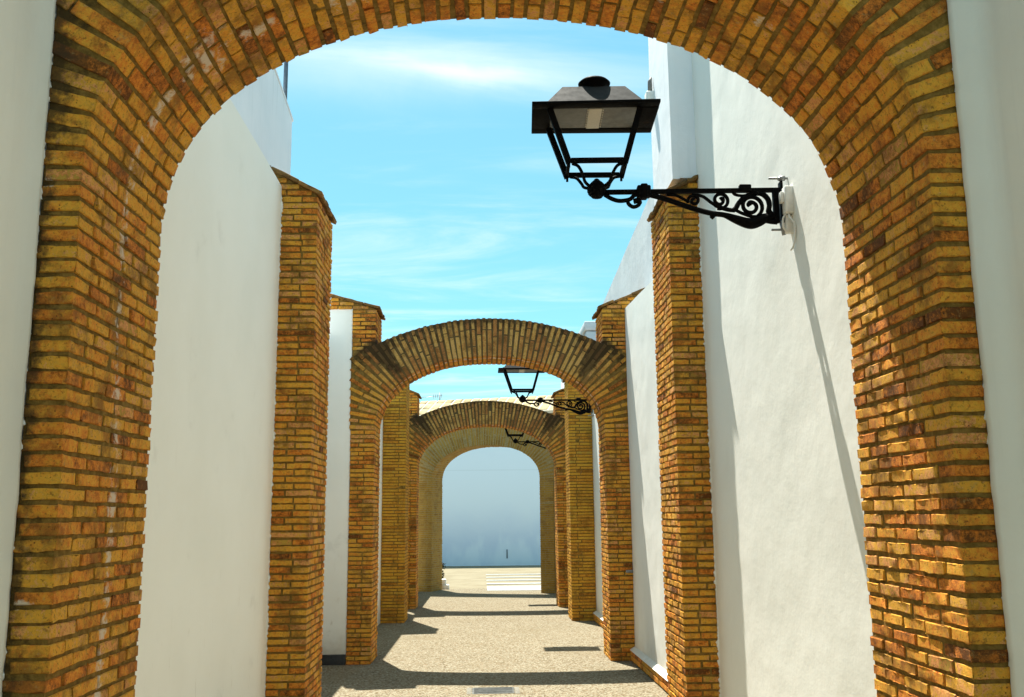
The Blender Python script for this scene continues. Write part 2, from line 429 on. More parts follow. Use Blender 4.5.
def curve_pts(crown, spring, n=2.15, N=400):
    b = crown - spring
    t = np.linspace(0, math.pi, N * 4)
    x = -np.sign(np.cos(t)) * A * np.abs(np.cos(t)) ** (2 / n); z = spring + b * np.abs(np.sin(t)) ** (2 / n)
    d = np.r_[0, np.cumsum(np.hypot(np.diff(x), np.diff(z)))]
    return x, z, d
def arch_ring(parent, crown, spring, D, xo, lvl, stain, brick='brick', mortar='mortar', ex_crown=.488, ex_R=3.3, solid_top=None):
    x, z, d = curve_pts(crown, spring)
    total = d[-1]; N = int(round(total / RPITCH)); N += 1 - N % 2; p = total / N
    dx = np.gradient(x, d); dz = np.gradient(z, d)
    zc = crown + ex_crown - ex_R
    def at(u):
        P = np.array((np.interp(u, d, x), np.interp(u, d, z)))
        T = np.array((np.interp(u, d, dx), np.interp(u, d, dz))); T /= np.linalg.norm(T)
        return P, T, np.array((-T[1], T[0]))
    def reach(P, Nn):
        # distance along the normal to the extrados circle or to the outer side of the pier
        q = P - np.array((0, zc)); bq = q @ Nn
        t = -bq + math.sqrt(max(bq * bq - (q @ q - ex_R ** 2), 1e-6))
        if abs(Nn[0]) > 1e-4:
            t2 = (xo - abs(P[0])) / abs(Nn[0])
            if t2 > 0: t = min(t, t2)
        return t
    mb = MB()
    # mortar body
    nn = 96; ins = INS[lvl]
    fr = []
    for i in range(nn + 1):
        P, T, Nn = at(total * i / nn); t = reach(P, Nn)
        a = P + Nn * ins; b = P + Nn * (t - ins); fr.append((a, b))
    v = []; f = []
    for a, b in fr:
        v += [(a[0], ins, a[1]), (b[0], ins, b[1]), (b[0], D - .001, b[1]), (a[0], D - .001, a[1])]
    for i in range(nn):
        for k in range(4): f.append((i * 4 + k, i * 4 + (k + 1) % 4, i * 4 + 4 + (k + 1) % 4, i * 4 + 4 + k))
    f += [(0, 1, 2, 3), (nn * 4 + 3, nn * 4 + 2, nn * 4 + 1, nn * 4)]
    mb.add(v, f, 1)
    bev = .003
    for i in range(N):
        P, T, Nn = at((i + .5) * p); Lr = reach(P, Nn)
        T3 = np.array((T[0], 0, T[1])); N3 = np.array((Nn[0], 0, Nn[1])); Y3 = np.array((0, 1, 0))
        P3 = np.array((P[0], 0, P[1])); th = (BH + (.0105 if lvl == 2 else .0045)) * rng.uniform(.84, 1.10)
        hd = .115
        def br(n0, n1, ya, yb):
            dims = (n1 - n0, yb - ya); jn, jy = rng.normal(0, .002, 2)
            c = P3 + N3 * ((n0 + n1) / 2 + jn) + Y3 * ((ya + yb) / 2 + jy)
            if dims[0] >= dims[1]: mb.brick(c, (dims[0], dims[1], th), axes=(N3, Y3, -T3), lvl=lvl, bev=bev)
            else: mb.brick(c, (dims[1], dims[0], th), axes=(Y3, N3, T3), lvl=lvl, bev=bev)
        for face in (0, 1):
            n = 0.0; q = 0
            first = rng.choice([.12, .24, .27, .19, .33])
            while n < Lr - .03:
                l = first if q == 0 else rng.uniform(.17, .27)
                if Lr - (n + l) < .07: l = Lr - n
                a, b = (0, hd) if face == 0 else (D - hd, D)
                if i % 2 and q == 0:
                    a, b = (0, .19) if face == 0 else (D - .19, D)
                br(n, n + l, a, b); n += l + JT; q += 1
        m0, m1 = (hd + JT, D - hd - JT) if i % 2 == 0 else (.19 + JT, D - .19 - JT)
        for ya, yb in runs(m0, m1, .18, .18): br(0, .12, ya, yb)
        # top of the ring
        if xo - abs(P[0] + Nn[0] * Lr) > .02 and lvl < 2:
            for ya, yb in runs(hd + JT, D - hd - JT, .24, .24): br(Lr - .11, Lr, ya, yb)
    o = mb.build('arch_ring', [brick, mortar], parent, stain)
    return lambda zz: (math.sqrt(max(ex_R ** 2 - (zz - zc) ** 2, 0)) if zz > zc else 9)

def ragged(parent, s, xw, z0, z1, wmax=.03, name='plaster_edge', th=.006, step=.009, dens=.6):
    """uneven plaster lapping over the brick face at a pier's outer edge (front face y = 0)"""
    mb = MB(); zs = np.arange(z0, z1, step); w = []
    for zz in zs:
        n = noise.noise(Vector((xw * 3.1, s * 7.7, zz * 5))) * .35 + noise.noise(Vector((xw, 3.3, zz * 55))) * .6 + noise.noise(Vector((xw, 1.3, zz * 17))) * .3 + dens * .12
        w.append(max(.001, n * wmax * 1.6))
    v = []; f = []
    for zz, ww in zip(zs, w):
        v += [(s * (xw + .012), -.004 - th, zz), (s * (xw - ww * .75), -.004 - th, zz + rng.normal(0, .003)), (s * (xw - ww), .004, zz + rng.normal(0, .003)), (s * (xw + .012), .004, zz)]
    n = len(zs)
    for i in range(n - 1):
        for k in range(4): f.append((i * 4 + k, i * 4 + (k + 1) % 4, i * 4 + 4 + (k + 1) % 4, i * 4 + 4 + k))
    f += [(0, 1, 2, 3), (n * 4 - 1, n * 4 - 2, n * 4 - 3, n * 4 - 4)]
    mb.add(v, f, 0)
    return mb.build(name, 'plaster_fringe', parent)

def brick_arch(label, loc, rz, D, xoL, xoR, lvl, crown, ze, slope, xr, brick='brick', mortar='mortar', stain=no_stain, caps=True, fringe=(1, 1), ztop=None, fr=.03, dens=.6, zlow=-.06, ring=('brick', 'mortar')):
    t = thing('brick_arch', label, 'arch', loc, rz, 'brick arches spanning the lane')
    xin = arch_ring(t, crown, SPRING, D, max(xoL, xoR), lvl, stain, ring[0], ring[1])
    for s, xo in ((-1, xoL), (1, xoR)):
        mb = MB()
        I_ = INS[lvl]; mb.box((s * (A + I_), I_, -.15), (s * (xo - .004), D - .0015, SPRING + .0), 1)
        nrow = int(round((SPRING - zlow) / PITCH))
        pier_rows(mb, s, A, xo, D, zlow, SPRING, lvl)
        zt = ze - .03
        mb.prism([(s * (A + I_ + .001), 3.88), (s * (xo - .005), 3.62), (s * (xo - .005), zt), (s * (A + I_ + .001), zt)], I_ + .001, D - I_ - .001, 1)
        pier_rows(mb, s, A, xo, D, SPRING + PITCH * 15, zt, min(lvl, 1), xin=lambda zz: max(A, xin(zz - .02) + .012))
        mb.build('pier', [brick, mortar], t, stain)
        if caps: cap_parts(t, s, A - .05, xo, D, ze, slope[(s + 1) // 2] if hasattr(slope, '__len__') else slope, lvl, xr, stain)
        if fringe[(s + 1) // 2]: ragged(t, s, xo, -.05, (SPRING + 1.0) if xo < 1.6 else ze - .1, fr, dens=dens)
    return t, xin

def gauss(d, w): return np.exp(-(d / w) ** 2)
# --- nearest arch: lime streak along its soffit, sooty arrises
def stain1(V):
    x, y, z = V[:, 0], V[:, 1], V[:, 2]
    li = gauss(y - .42 + .03 * np.sin(z * 3), .06) * .70 * (x < -.9) * (z > .3)
    li += .85 * gauss(np.hypot((x + 1.53) * .45, z - 1.385), .030) * (y < .04) + .7 * gauss(np.hypot(x + 1.40, z - 2.02), .028) * (y < .04) + .6 * gauss(np.hypot(x + 1.56, z - 2.75), .05) * (y < .04)
    for bx, by, bz, br, am in ((-1.16, .40, 3.40, .20, .62), (-.98, .46, 3.58, .13, .5), (-.66, .50, 3.70, .12, .62), (-.30, .52, 3.77, .10, .5), (.38, .42, 3.78, .17, .66), (.62, .40, 3.72, .13, .6), (.98, .36, 3.57, .10, .5), (1.2, .42, 3.3, .08, .4)):
        li = np.maximum(li, (am + .12) * gauss(np.sqrt((x - bx) ** 2 + ((y - by) * 1.0) ** 2 + (z - bz) ** 2), br))
    mo = .22 * gauss(y, .05) * (x < -1.38) + .50 * gauss(np.abs(x) - 1.58, .06) * (x < 0) + .30 * gauss(y - .8, .05) * (x < 0) + .22 * gauss(np.abs(x) - 1.58, .05) * (x > 0)
    mo += .16 * ((x < -.6) & (z > 2.9))
    return li, mo
SUBS = {}
def stain2(crown):
    R_ = 3.3; zc = crown + .488 - R_
    def f(V):
        x, y, z = np.abs(V[:, 0]), V[:, 1], V[:, 2]
        top = R_ - np.hypot(x, z - zc)
        mo = .62 * gauss(top - .02, .07) * (z > SPRING + .5)
        mo += 1.25 * gauss(x - 1.43 + .64 * (3.89 - z), .11) * gauss(z - 3.70, .24) * (y < .3)
        mo += .10 * (z > SPRING + .6)
        li = .85 * gauss(y - .20, .04) * (z > SPRING + .25) * (R_ - np.hypot(x, z - zc) > .40)
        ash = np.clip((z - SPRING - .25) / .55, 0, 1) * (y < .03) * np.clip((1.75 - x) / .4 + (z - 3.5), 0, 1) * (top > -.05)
        return li, mo, ash
    return f

C1, C2, C4, C5 = 3.79, 3.73, 3.70, 3.66
Y1, Y2, Y4 = 3.11, 11.98, 19.86
arch1, _ = brick_arch('nearest brick arch framing the whole view, white lime streaked inside', (0, Y1, gz(Y1)), 0, .80, 1.575, 1.565, 2, C1, 4.36, .3, 2.0,
                      stain=stain1, fringe=(1, 1), fr=.016, dens=.5, zlow=-.06)
arch2, _ = brick_arch('second brick arch down the lane, its dark stained ring standing clear against the sky', (0, Y2, gz(Y2)), 0, .70, 1.735, 1.75, 1, C2, 4.365, (.28, .40), 2.02,
                      stain=stain2(C2), fringe=(0, 0), ring=('brick', 'mortar'))
arch4, _ = brick_arch('third brick arch, seen through the second one and in front of the tile topped arch', (0, Y4, gz(Y4)), 0, .75, 1.74, 1.74, 0, C4, 4.34, .42, 2.0,
                      stain=stain2(C4), fringe=(0, 0), ring=('brick', 'mortar'))
# --- the end arch, turned in plan, with a straight sloped tile coping
RZ5 = R(-18.8); P5 = (-.03, 24.6, gz(24.6))
arch5 = thing('brick_arch', 'farthest brick arch, olive and turned askew, topped by a pale sloped tile coping', 'arch', P5, RZ5, 'brick arches spanning the lane')
xin5 = arch_ring(arch5, C5, SPRING, .75, 1.80, 0, no_stain, 'olive', 'pale_mortar')
for s in (-1, 1):
    mb = MB(); mb.box((s * (A + .005), .005, -.15), (s * 1.79, .745, SPRING), 1)
    pier_rows(mb, s, A, 1.80, .75, -.06, SPRING, 0); mb.build('pier', ['olive', 'pale_mortar'], arch5, no_stain)
mb = MB(); XW = 2.05
zt5 = 4.52
cir = [(x, (C5 + .488 - 3.3) + math.sqrt(3.3 ** 2 - x * x) - .03) for x in np.linspace(-1.78, 1.78, 24)]
mb.prism([(-XW, 2.7), (-1.79, 2.7)] + cir + [(1.79, 2.7), (XW, 2.7), (XW, zt5), (-XW, zt5)], .016, .734, 1)
mb.box((-XW, .016, -.15), (-1.80, .734, 2.72), 1); mb.box((1.80, .016, -.15), (XW, .734, 2.72), 1)
for r in range(int((zt5 - 3.5) / PITCH)):
    zz = 3.5 + (r + .5) * PITCH
    xm = xin5(zz - .03) + .02
    if xm > 8: xm = 0
    for s in (-1, 1):
        x = xm if zz < C5 + .50 else .005
        while x < XW - .04:
            l = min(.2 * rng.uniform(.85, 1.1), XW - x)
            mb.brick((s * (x + l / 2), .05, zz), (l, .10, BH), lvl=0, rough=.0015); x += l + JT
mb.build('spandrel', ['olive', 'pale_mortar'], arch5, no_stain)
mb = MB(); zE, zR, yE, yR = 4.50, 4.98, -.10, .85
sl = (zR - zE) / (yR - yE); cl = 1 / math.hypot(1, sl); ay = np.array((0, cl, sl * cl)); az = np.array((0, -sl * cl, cl))
mb.brick((0, (yE + yR) / 2, (zE + zR) / 2 - .06), (2 * XW + .1, (yR - yE) / cl, .08), axes=((1, 0, 0), ay, az), lvl=0, mi=1, rough=0)
x = -XW - .05; LS = (yR - yE) / cl
while x < XW + .05:
    w = .215 * rng.uniform(.95, 1.05); dd = 0
    while dd < LS - .02:
        l = min(.42, LS - dd)
        mb.brick(np.array((x + w / 2, yE, zE)) + ay * (dd + l / 2) - az * .016, (w, l - .02, .03), axes=((1, 0, 0), ay, az), lvl=1, bev=.006, rough=.002)
        dd += l
    x += w + .04
mb.build('coping', ['cope_tile', 'cope_joint'], arch5)

# --- free standing pairs of piers
def brick_pier(label, s, Y, D, xo, ze, slope, lvl, xr, brick, fringe=.03):
    t = thing('brick_pier', label, 'pier', (0, Y, gz(Y)), 0, 'brick piers standing along the walls')
    mb = MB(); zt = ze - .03
    I_ = INS[lvl]; mb.box((s * (A + I_), I_, -.15), (s * (xo - .004), D - I_, zt), 1)
    pier_rows(mb, s, A, xo, D, -.06, zt, lvl)
    def st(V):
        return np.zeros(len(V)), .30 * gauss(V[:, 2] - ze, .25)
    mb.build('shaft', [brick, 'mortar'], t, st)
    cap_parts(t, s, A - .04, xo, D, ze, slope, lvl, xr, st)
    if fringe: ragged(t, s, xo, -.05, zt, fringe)
    return t
YB, YC = 7.576, 17.01
brick_pier('tall orange brick pier at left, nearest pier to the camera on the cream wall', -1, YB, .78, 1.735, 4.31, .52, 2, 1.875, 'brick', .02)
brick_pier('tall brick pier at right behind the nearest lamp, carrying a white pilaster', 1, YB, .78, 1.70, 4.33, .46, 2, 1.70, 'brick', .02)
brick_pier('far yellow brick pier on the left between the second and third arches', -1, YC, .75, 1.85, 4.26, .42, 1, 2.0, 'gold', 0)
brick_pier('far yellow brick pier on the right between the second and third arches', 1, YC, .75, 1.86, 4.26, .42, 1, 2.0, 'gold', 0)

# ------------------------------------------------------------------ plastered walls and houses
def lumpy(mb, s, X, y0, y1, ztop, z0=-.4, step=.06, amp=.004, mi=0, thick=.06, fr=1.6):
    """an uneven plaster face at x = s*X looking into the lane, closed behind; ztop is a function of y"""
    ny = max(2, int((y1 - y0) / step)); H = max(ztop(y0), ztop(y1)) - z0; nz = max(2, int(H / step)); v = []; f = []
    for i in range(ny + 1):
        y = y0 + (y1 - y0) * i / ny; zt = ztop(y)
        for k in range(nz + 1):
            z = z0 + (zt - z0) * k / nz
            n = noise.fractal(Vector((X + s, y * fr, z * fr)), 1, 2, 4) * amp + noise.noise(Vector((y * .5, z * .5, X))) * amp * 1.2
            v.append((s * (X + n), y, z))
    W_ = nz + 1
    for i in range(ny):
        for k in range(nz): f.append((i * W_ + k, (i + 1) * W_ + k, (i + 1) * W_ + k + 1, i * W_ + k + 1))
    # rim back
    ring = [i * W_ for i in range(ny + 1)] + [ny * W_ + k for k in range(1, nz + 1)] + [i * W_ + nz for i in range(ny - 1, -1, -1)] + [k for k in range(nz - 1, 0, -1)]
    m = len(ring); rv = [v[r] for r in ring] + [(s * (X + thick), v[r][1], v[r][2]) for r in ring]
    mb.add(v, f, mi, .5, True)
    mb.add(rv, [(i, m + i, m + (i + 1) % m, (i + 1) % m) for i in range(m)], mi, .5)
def solid(mb, s, xa, xb, y0, y1, ztop, z0=-.4, mi=0):
    v = []
    for y in (y0, y1):
        for (x, z) in ((xa, z0), (xb, z0), (xb, ztop(y)), (xa, ztop(y))): v.append((s * x, y, z))
    mb.add(v, [(0, 1, 2, 3), (7, 6, 5, 4), (0, 4, 5, 1), (1, 5, 6, 2), (2, 6, 7, 3), (3, 7, 4, 0)], mi)
def wall(name, label, cat, s, X, y0, y1, ztop, mat, thick=.26, amp=.004, step=.06, group=None, fr=1.6, root=None):
    t = root or thing(name, label, cat, (0, 0, 0), 0, group)
    mb = MB(); lumpy(mb, s, X, y0, y1, ztop, step=step, amp=amp, fr=fr)
    solid(mb, s, X + .03, X + thick, y0 + .002, y1 - .002, lambda y: ztop(y) - .004)
    mb.build('plaster_wall' if root is None else 'wall', mat, t)
    return t
K = lambda c: (lambda y: c)
# near walls either side of the camera (their last few centimetres frame the photograph)
def near_wall(s, label, prof):
    t = thing('white_house', label, 'house', (s * 3, -2, 0), 0, 'white houses lining the lane')
    mb = MB(); zs = np.arange(-.3, 5.2, .04); v = []; f = []
    for (x, y, j) in prof:
        for z in zs:
            n = (noise.noise(Vector((x * 9, y * 9, z * 11))) * .6 + noise.noise(Vector((x, y * 2, z * 30))) * .5) * j
            n2 = noise.noise(Vector((x + 5, y * 3, z * 2.2))) * .006
            v.append((s * (x + n + n2) - s * 3, y + n * .4 + 2, z))
    W_ = len(zs)
    for i in range(len(prof) - 1):
        for k in range(W_ - 1): f.append((i * W_ + k, (i + 1) * W_ + k, (i + 1) * W_ + k + 1, i * W_ + k + 1))
    mb.add(v, f, 0, .5, True)
    mb.build('plaster_face', 'plaster_near', t, recalc=False)
    mb = MB(); solid(mb, 1, s * 1.72 - s * 3, s * 8 - s * 3, -8 + 2, 3.08 + 2, K(5.2)); mb.build('wall', 'plaster_near', t)
    return t
near_wall(-1, 'white rendered house wall cut off by the left edge of the photo',
          [(1.74, 3.13, 0), (1.576, 3.112, .003), (1.566, 3.100, .007), (1.568, 3.086, .004), (1.585, 3.05, .002), (1.598, 2.98, .001), (1.592, 2.85, .001), (1.575, 2.6, 0), (1.56, 2.2, 0), (1.56, 0, 0), (1.56, -8, 0), (1.72, -8, 0)])
near_wall(1, 'white rendered house wall cut off by the right edge of the photo',
          [(1.74, 3.13, 0), (1.565, 3.112, .003), (1.553, 3.100, .008), (1.562, 3.08, .004), (1.600, 3.035, .001), (1.622, 3.01, .001), (1.632, 2.96, 0), (1.618, 2.8, 0), (1.60, 2.5, 0), (1.60, 0, 0), (1.60, -8, 0), (1.72, -8, 0)])
# left side
wall('white_wall', 'smooth cream wall at left between the nearest arch and the first brick pier', 'wall', -1, 1.735, 3.115, 8.34, lambda y: 4.335 - .012 * (y - 3), 'plaster_left', .25, .003)
h = thing('white_house', 'white house with a raking roof edge rising above the cream wall at left', 'house', (0, 0, 0), 0, 'white houses lining the lane')
zl = lambda y: 5.54 + .15 * (9.17 - y)
mb = MB(); lumpy(mb, -1, 2.0, 3.2, 9.17, zl, step=.12, amp=.004); solid(mb, -1, 2.03, 8, 3.2, 9.168, lambda y: zl(y) - .004); mb.build('wall', 'plaster_high', h)
mb = MB(); ys = (3.2, 9.205)
vv = [(-xx, y, zl(y) + dz) for y in ys for (xx, dz) in ((1.992, .002), (8, .002), (8, .03), (1.992, .03))]
mb.add(vv, [(0, 1, 2, 3), (7, 6, 5, 4), (0, 4, 5, 1), (1, 5, 6, 2), (2, 6, 7, 3), (3, 7, 4, 0)]); mb.build('roof_edge', 'plaster_high', h)
wall('white_wall', 'low white wall at left hidden mostly behind the first brick pier', 'wall', -1, 2.11, 9.22, 12.66, K(3.85), 'plaster_high', .20, .003, .1)
t = thing('white_wall', 'narrow white wall panel with black skirting beside the second arch left pier', 'wall', (0, 11.985, 0))
mb = MB(); mb.bbox((-2.10, .006, -.3), (-1.737, .5, 4.215)); mb.build('panel', 'plaster_left', t)
mb = MB(); mb.bbox((-2.095, -.02, -.3), (-1.738, .004, -.012)); mb.build('skirting', 'tile_black', t)
wall('white_wall', 'shaded white wall strip at left between the second arch and the far yellow pier', 'wall', -1, 1.85, 12.69, 19.85, K(3.55), 'plaster_left', .26, .003, .12)
wall('white_wall', 'white wall at left linking the third arch to the farthest arch', 'wall', -1, 1.82, 20.63, 24.9, K(3.3), 'plaster_left', .26, .003, .12)
# right side
h = thing('white_house', 'tall lumpy white house wall at right carrying the nearest lamp', 'house', (0, 0, 0), 0, 'white houses lining the lane')
mb = MB(); lumpy(mb, 1, 1.70, 3.115, 8.34, K(7.6), step=.05, amp=.0042, fr=1.6); solid(mb, 1, 1.74, 8, 3.12, 8.338, K(7.59)); mb.build('wall', 'plaster_right', h)
mb = MB(); lumpy(mb, 1, 1.495, 7.60, 8.46, K(7.2), z0=4.36, step=.05, amp=.003); solid(mb, 1, 1.52, 1.80, 7.602, 8.458, K(7.19), z0=4.37); mb.build('pilaster', 'plaster_high', h)
wall('white_wall', 'low white wall at right between the first brick pier and the second arch, on a brick plinth', 'wall', 1, 1.735, 8.37, 11.97, lambda y: 4.0 + .065 * (y - 8.8), 'plaster_right', .255, .005, .06, fr=2.0)
root = [o for o in bpy.data.objects if o.get('label', '').startswith('low white wall at right')][0]
def plinth(root, X0, X1, y0, y1, h):
    mb = MB(); 
    y = y0
    while y < y1 - .02:
        l = min(.25, y1 - y)
        for k in range(2):
            mb.brick((X0 + .05 + rng.normal(0, .002), y + l / 2, gz(y) + .01 + (k + .5) * (h / 2)), (l - .012, .1, h / 2 - .012), axes=((0, 1, 0), (-1, 0, 0), (0, 0, 1)), lvl=1)
        y += l
    v = []
    for yy in (y0, y1):
        for x, z in ((X0 + .012, -.1), (X1, -.1), (X1, h), (X0 + .012, h)): v.append((x, yy, gz(yy) + z))
    mb.add(v, [(0, 1, 2, 3), (7, 6, 5, 4), (0, 4, 5, 1), (1, 5, 6, 2), (2, 6, 7, 3), (3, 7, 4, 0)], 1)
    p = mb.build('plinth', ['brick', 'mortar'], root, no_stain)
    mb = MB(); v = []
    for yy in (y0, y1):
        for x, z in ((X0 - .006, h + .004), (X1, h + .004), (X1, h + .045), (X0 + .012, h + .018)): v.append((x, yy, gz(yy) + z))
    mb.add(v, [(0, 1, 2, 3), (7, 6, 5, 4), (0, 4, 5, 1), (1, 5, 6, 2), (2, 6, 7, 3), (3, 7, 4, 0)]); mb.build('plaster_ledge', 'plaster_right', p)
plinth(root, 1.675, 1.735, 8.37, 11.965, .125)
h = thing('white_house', 'weathered white house with a sloping parapet above the second arch right pier', 'house', (0, 0, 0), 0, 'white houses lining the lane')
zr = lambda y: 5.52 - .065 * (y - 11.38)
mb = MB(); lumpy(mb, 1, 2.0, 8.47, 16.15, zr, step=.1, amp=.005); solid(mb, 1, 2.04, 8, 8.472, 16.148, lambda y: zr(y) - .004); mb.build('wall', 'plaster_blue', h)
w = wall('white_wall', 'sunlit white wall strip at right between the second arch and the far yellow pier', 'wall', 1, 1.86, 12.70, 19.85, K(3.7), 'plaster_right', .13, .004, .1)
plinth(w, 1.80, 1.86, 12.70, 17.0, .125)
wall('white_wall', 'white wall at right linking the third arch to the farthest arch', 'wall', 1, 1.86, 20.63, 24.0, K(3.3), 'plaster_right', .13, .003, .12)
h = thing('grey_house', 'small grey parapet house peeping over the second arch at right', 'house', (4.5, 21, 0))
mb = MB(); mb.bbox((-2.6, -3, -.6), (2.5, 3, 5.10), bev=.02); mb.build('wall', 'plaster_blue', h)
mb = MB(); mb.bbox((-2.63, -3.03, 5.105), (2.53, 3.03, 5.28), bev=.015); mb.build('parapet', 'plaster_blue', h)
# far end of the street
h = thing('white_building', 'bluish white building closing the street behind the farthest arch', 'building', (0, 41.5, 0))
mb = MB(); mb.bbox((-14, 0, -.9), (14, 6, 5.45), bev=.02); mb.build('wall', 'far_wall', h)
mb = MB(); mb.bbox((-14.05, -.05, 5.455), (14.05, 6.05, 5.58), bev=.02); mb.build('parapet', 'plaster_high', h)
mb = MB(); mb.tube([(.95, -.03, -.16), (.95, -.03, .16), (.95, -.01, .20)], .022, 8); mb.build('downpipe', 'pole', h)

# ------------------------------------------------------------------ ground
def sheet(name, xa, xb, y0, y1, dz, mat, nx=1, ny=1):
    mb = MB(); v = []; f = []
    for i in range(nx + 1):
        for k in range(ny + 1):
            x = xa + (xb - xa) * i / nx; y = y0 + (y1 - y0) * k / ny
            v.append((x, y, gz(y) + dz))
    for i in range(nx):
        for k in range(ny): f.append((i * (ny + 1) + k, (i + 1) * (ny + 1) + k, (i + 1) * (ny + 1) + k + 1, i * (ny + 1) + k + 1))
    mb.add(v, f); return structure(mb.build(name, mat, recalc=False))
sheet('ground', -260, 260, -60, 600, -.008, 'earth', 8, 8)
sheet('pavement', -2.1, 2.1, -10, 26.2, 0, 'pave', 2, 12)
mb = MB()
for ya, yb in ((25.2, 27.2), (28.0, 28.6), (29.8, 30.3), (31.6, 32.1), (33.4, 33.9)):
    mb.add([(.02, ya, gz(ya) + .004), (4.4, ya, gz(ya) + .004), (4.4, yb, gz(yb) + .004), (.02, yb, gz(yb) + .004)], [(0, 1, 2, 3)])
structure(mb.build('road_marking', 'paint', recalc=False))

# ------------------------------------------------------------------ street lamps
def spiral(cx, cz, r0, turns, start, dirn=1, n=40, rend=.18):
    out = []
    for i in range(n + 1):
        u = i / n; r = r0 * (1 - u * (1 - rend)); a = start + dirn * u * turns * 2 * math.pi
        out.append((cx + r * math.cos(a), 0, cz + r * math.sin(a)))
    return out
def bez(pts, n=6):
    """Catmull-Rom through the points"""
    P = [Vector(p) for p in pts]; P = [P[0] * 2 - P[1]] + P + [P[-1] * 2 - P[-2]]; out = []
    for i in range(1, len(P) - 2):
        for k in range(n):
            t = k / n; a, b, c, d = P[i - 1], P[i], P[i + 1], P[i + 2]
            out.append(.5 * ((2 * b) + (c - a) * t + (2 * a - 5 * b + 4 * c - d) * t * t + (3 * b - a - 3 * c + d) * t ** 3))
    out.append(P[-2]); return out
def make_lamp(label, loc):
    L = thing('street_lamp', label, 'street lamp', loc, 0, 'black lantern lamps on iron wall brackets')
    # origin: the knob under the lantern. lantern
    mb = MB(); FX, FY, ZF = .370, .225, .440
    for a, b in (((-FX, -FY), (FX, -FY + .075)), ((-FX, FY - .075), (FX, FY)), ((-FX, -FY + .0745), (-FX + .11, FY - .0745)), ((FX - .11, -FY + .0745), (FX, FY - .0745))):
        mb.bbox((a[0] - .008, a[1], ZF), (b[0] - .008, b[1], ZF + .018), bev=.003)
    for x in (-.30, .285): mb.lathe((x, -.16, ZF + .018), [(.009, 0), (.009, .016), (.003, .02)], 8)
    rim = mb.build('roof_rim', 'iron', L)
    mb = MB(); b0 = (.29, .185); t0 = (.185, .065); z0, z1 = ZF + .0185, ZF + .175
    v = [(-.008 + sx * b0[0], sy * b0[1], z0) for sx, sy in ((-1, -1), (1, -1), (1, 1), (-1, 1))] + [(-.008 + sx * t0[0], sy * t0[1], z1) for sx, sy in ((-1, -1), (1, -1), (1, 1), (-1, 1))]
    mb.add(v, [(0, 1, 2, 3), (4, 5, 6, 7), (0, 1, 5, 4), (1, 2, 6, 5), (2, 3, 7, 6), (3, 0, 4, 7)])
    rf = mb.build('lantern_roof', 'grey_metal', L)
    mb = MB(); mb.lathe((-.0, 0, z1), [(.072, -.002), (.068, .03), (.094, .036), (.097, .046), (.08, .062), (.04, .074), (.005, .078)], 28); mb.build('finial', 'iron', rf)
    mb = MB(); mb.bbox((-.268, -.149, ZF + .004), (.252, .149, ZF + .016), bev=.002); pn = mb.build('light_panel', 'panel', L)
    mb = MB(); mb.bbox((-.045, -.14, ZF - .004), (.032, .14, ZF + .0035), bev=.002)
    for k in range(8):
        for sx in (-.053, .036): mb.bbox((sx, -.13 + k * .034, ZF - .002), (sx + .007, -.113 + k * .034, ZF + .0035), bev=.001)
    mb.build('diode_strip', 'led', pn)
    zb = .132; BX, BY = .163, .122
    for sx in (-1, 1):
        for sy in (-1, 1):
            mb = MB(); mb.tube([(-.012 + sx * .262, sy * .150, ZF), (-.004 + sx * BX, sy * BY, zb - .014)], .024, 4)
            mb.tube([(-.004 + sx * BX, sy * BY, zb - .012), (-.004 + sx * BX, sy * BY, zb - .04)], .008, 6)
            mb.build('post', 'iron', L)
    mb = MB()
    for sy in (-1, 1): mb.bbox((-.004 - BX + .012, sy * BY - .013, zb - .014), (-.004 + BX - .012, sy * BY + .013, zb + .014), bev=.002)
    for sx in (-1, 1): mb.bbox((-.004 + sx * BX - .010, -BY + .012, zb - .010), (-.004 + sx * BX + .010, BY - .012, zb + .010), bev=.002)
    mb.build('bottom_frame', 'iron', L)
    for sx in (-1, 1):
        for sy in (-1, 1):
            mb = MB(); mb.tube(bez([(sx * .148, sy * .112, .118), (sx * .112, sy * .10, .105), (sx * .085, sy * .075, .062), (sx * .072, sy * .05, .03), (sx * .045, sy * .02, .012)]), .0095, 8); mb.build('scroll_arm', 'iron', L)
    mb = MB(); mb.lathe((0, 0, 0), [(.008, -.058), (.03, -.052), (.05, -.03), (.056, -.004), (.05, .022), (.034, .04), (.022, .05), (.012, .062), (.003, .066)], 14)
    for k in range(8):
        a = k * math.pi / 4 + .2
        mb.lathe((.044 * math.cos(a), .044 * math.sin(a), -.014), [(.004, -.022), (.014, -.01), (.015, .008), (.004, .02)], 8)
    mb.build('knob', 'iron', L)
    # bracket
    mb = MB(); XP = 1.072; ZB = -.020
    mb.tube([(.03, 0, ZB), (.30, 0, ZB)], .016, 6); mb.tube([(.30, 0, ZB), (XP, 0, ZB)], .017, 4)
    mb.bbox((.235, -.032, ZB - .034), (.315, .032, ZB + .034), bev=.008); mb.bbox((.255, -.038, ZB - .042), (.297, .038, ZB + .042), bev=.008)
    mb.bbox((.835, -.02, ZB - .012), (.905, .02, ZB + .034), bev=.006)
    mb.build('bracket_bar', 'iron', L)
    mb = MB()
    arm = bez([(.30, 0, -.036), (.40, 0, -.066), (.535, 0, -.117), (.617, 0, -.144), (.683, 0, -.160), (.741, 0, -.168), (.80, 0, -.192), (.865, 0, -.217), (.905, 0, -.221), (.947, 0, -.208), (.985, 0, -.192), (1.03, 0, -.188)], 5)
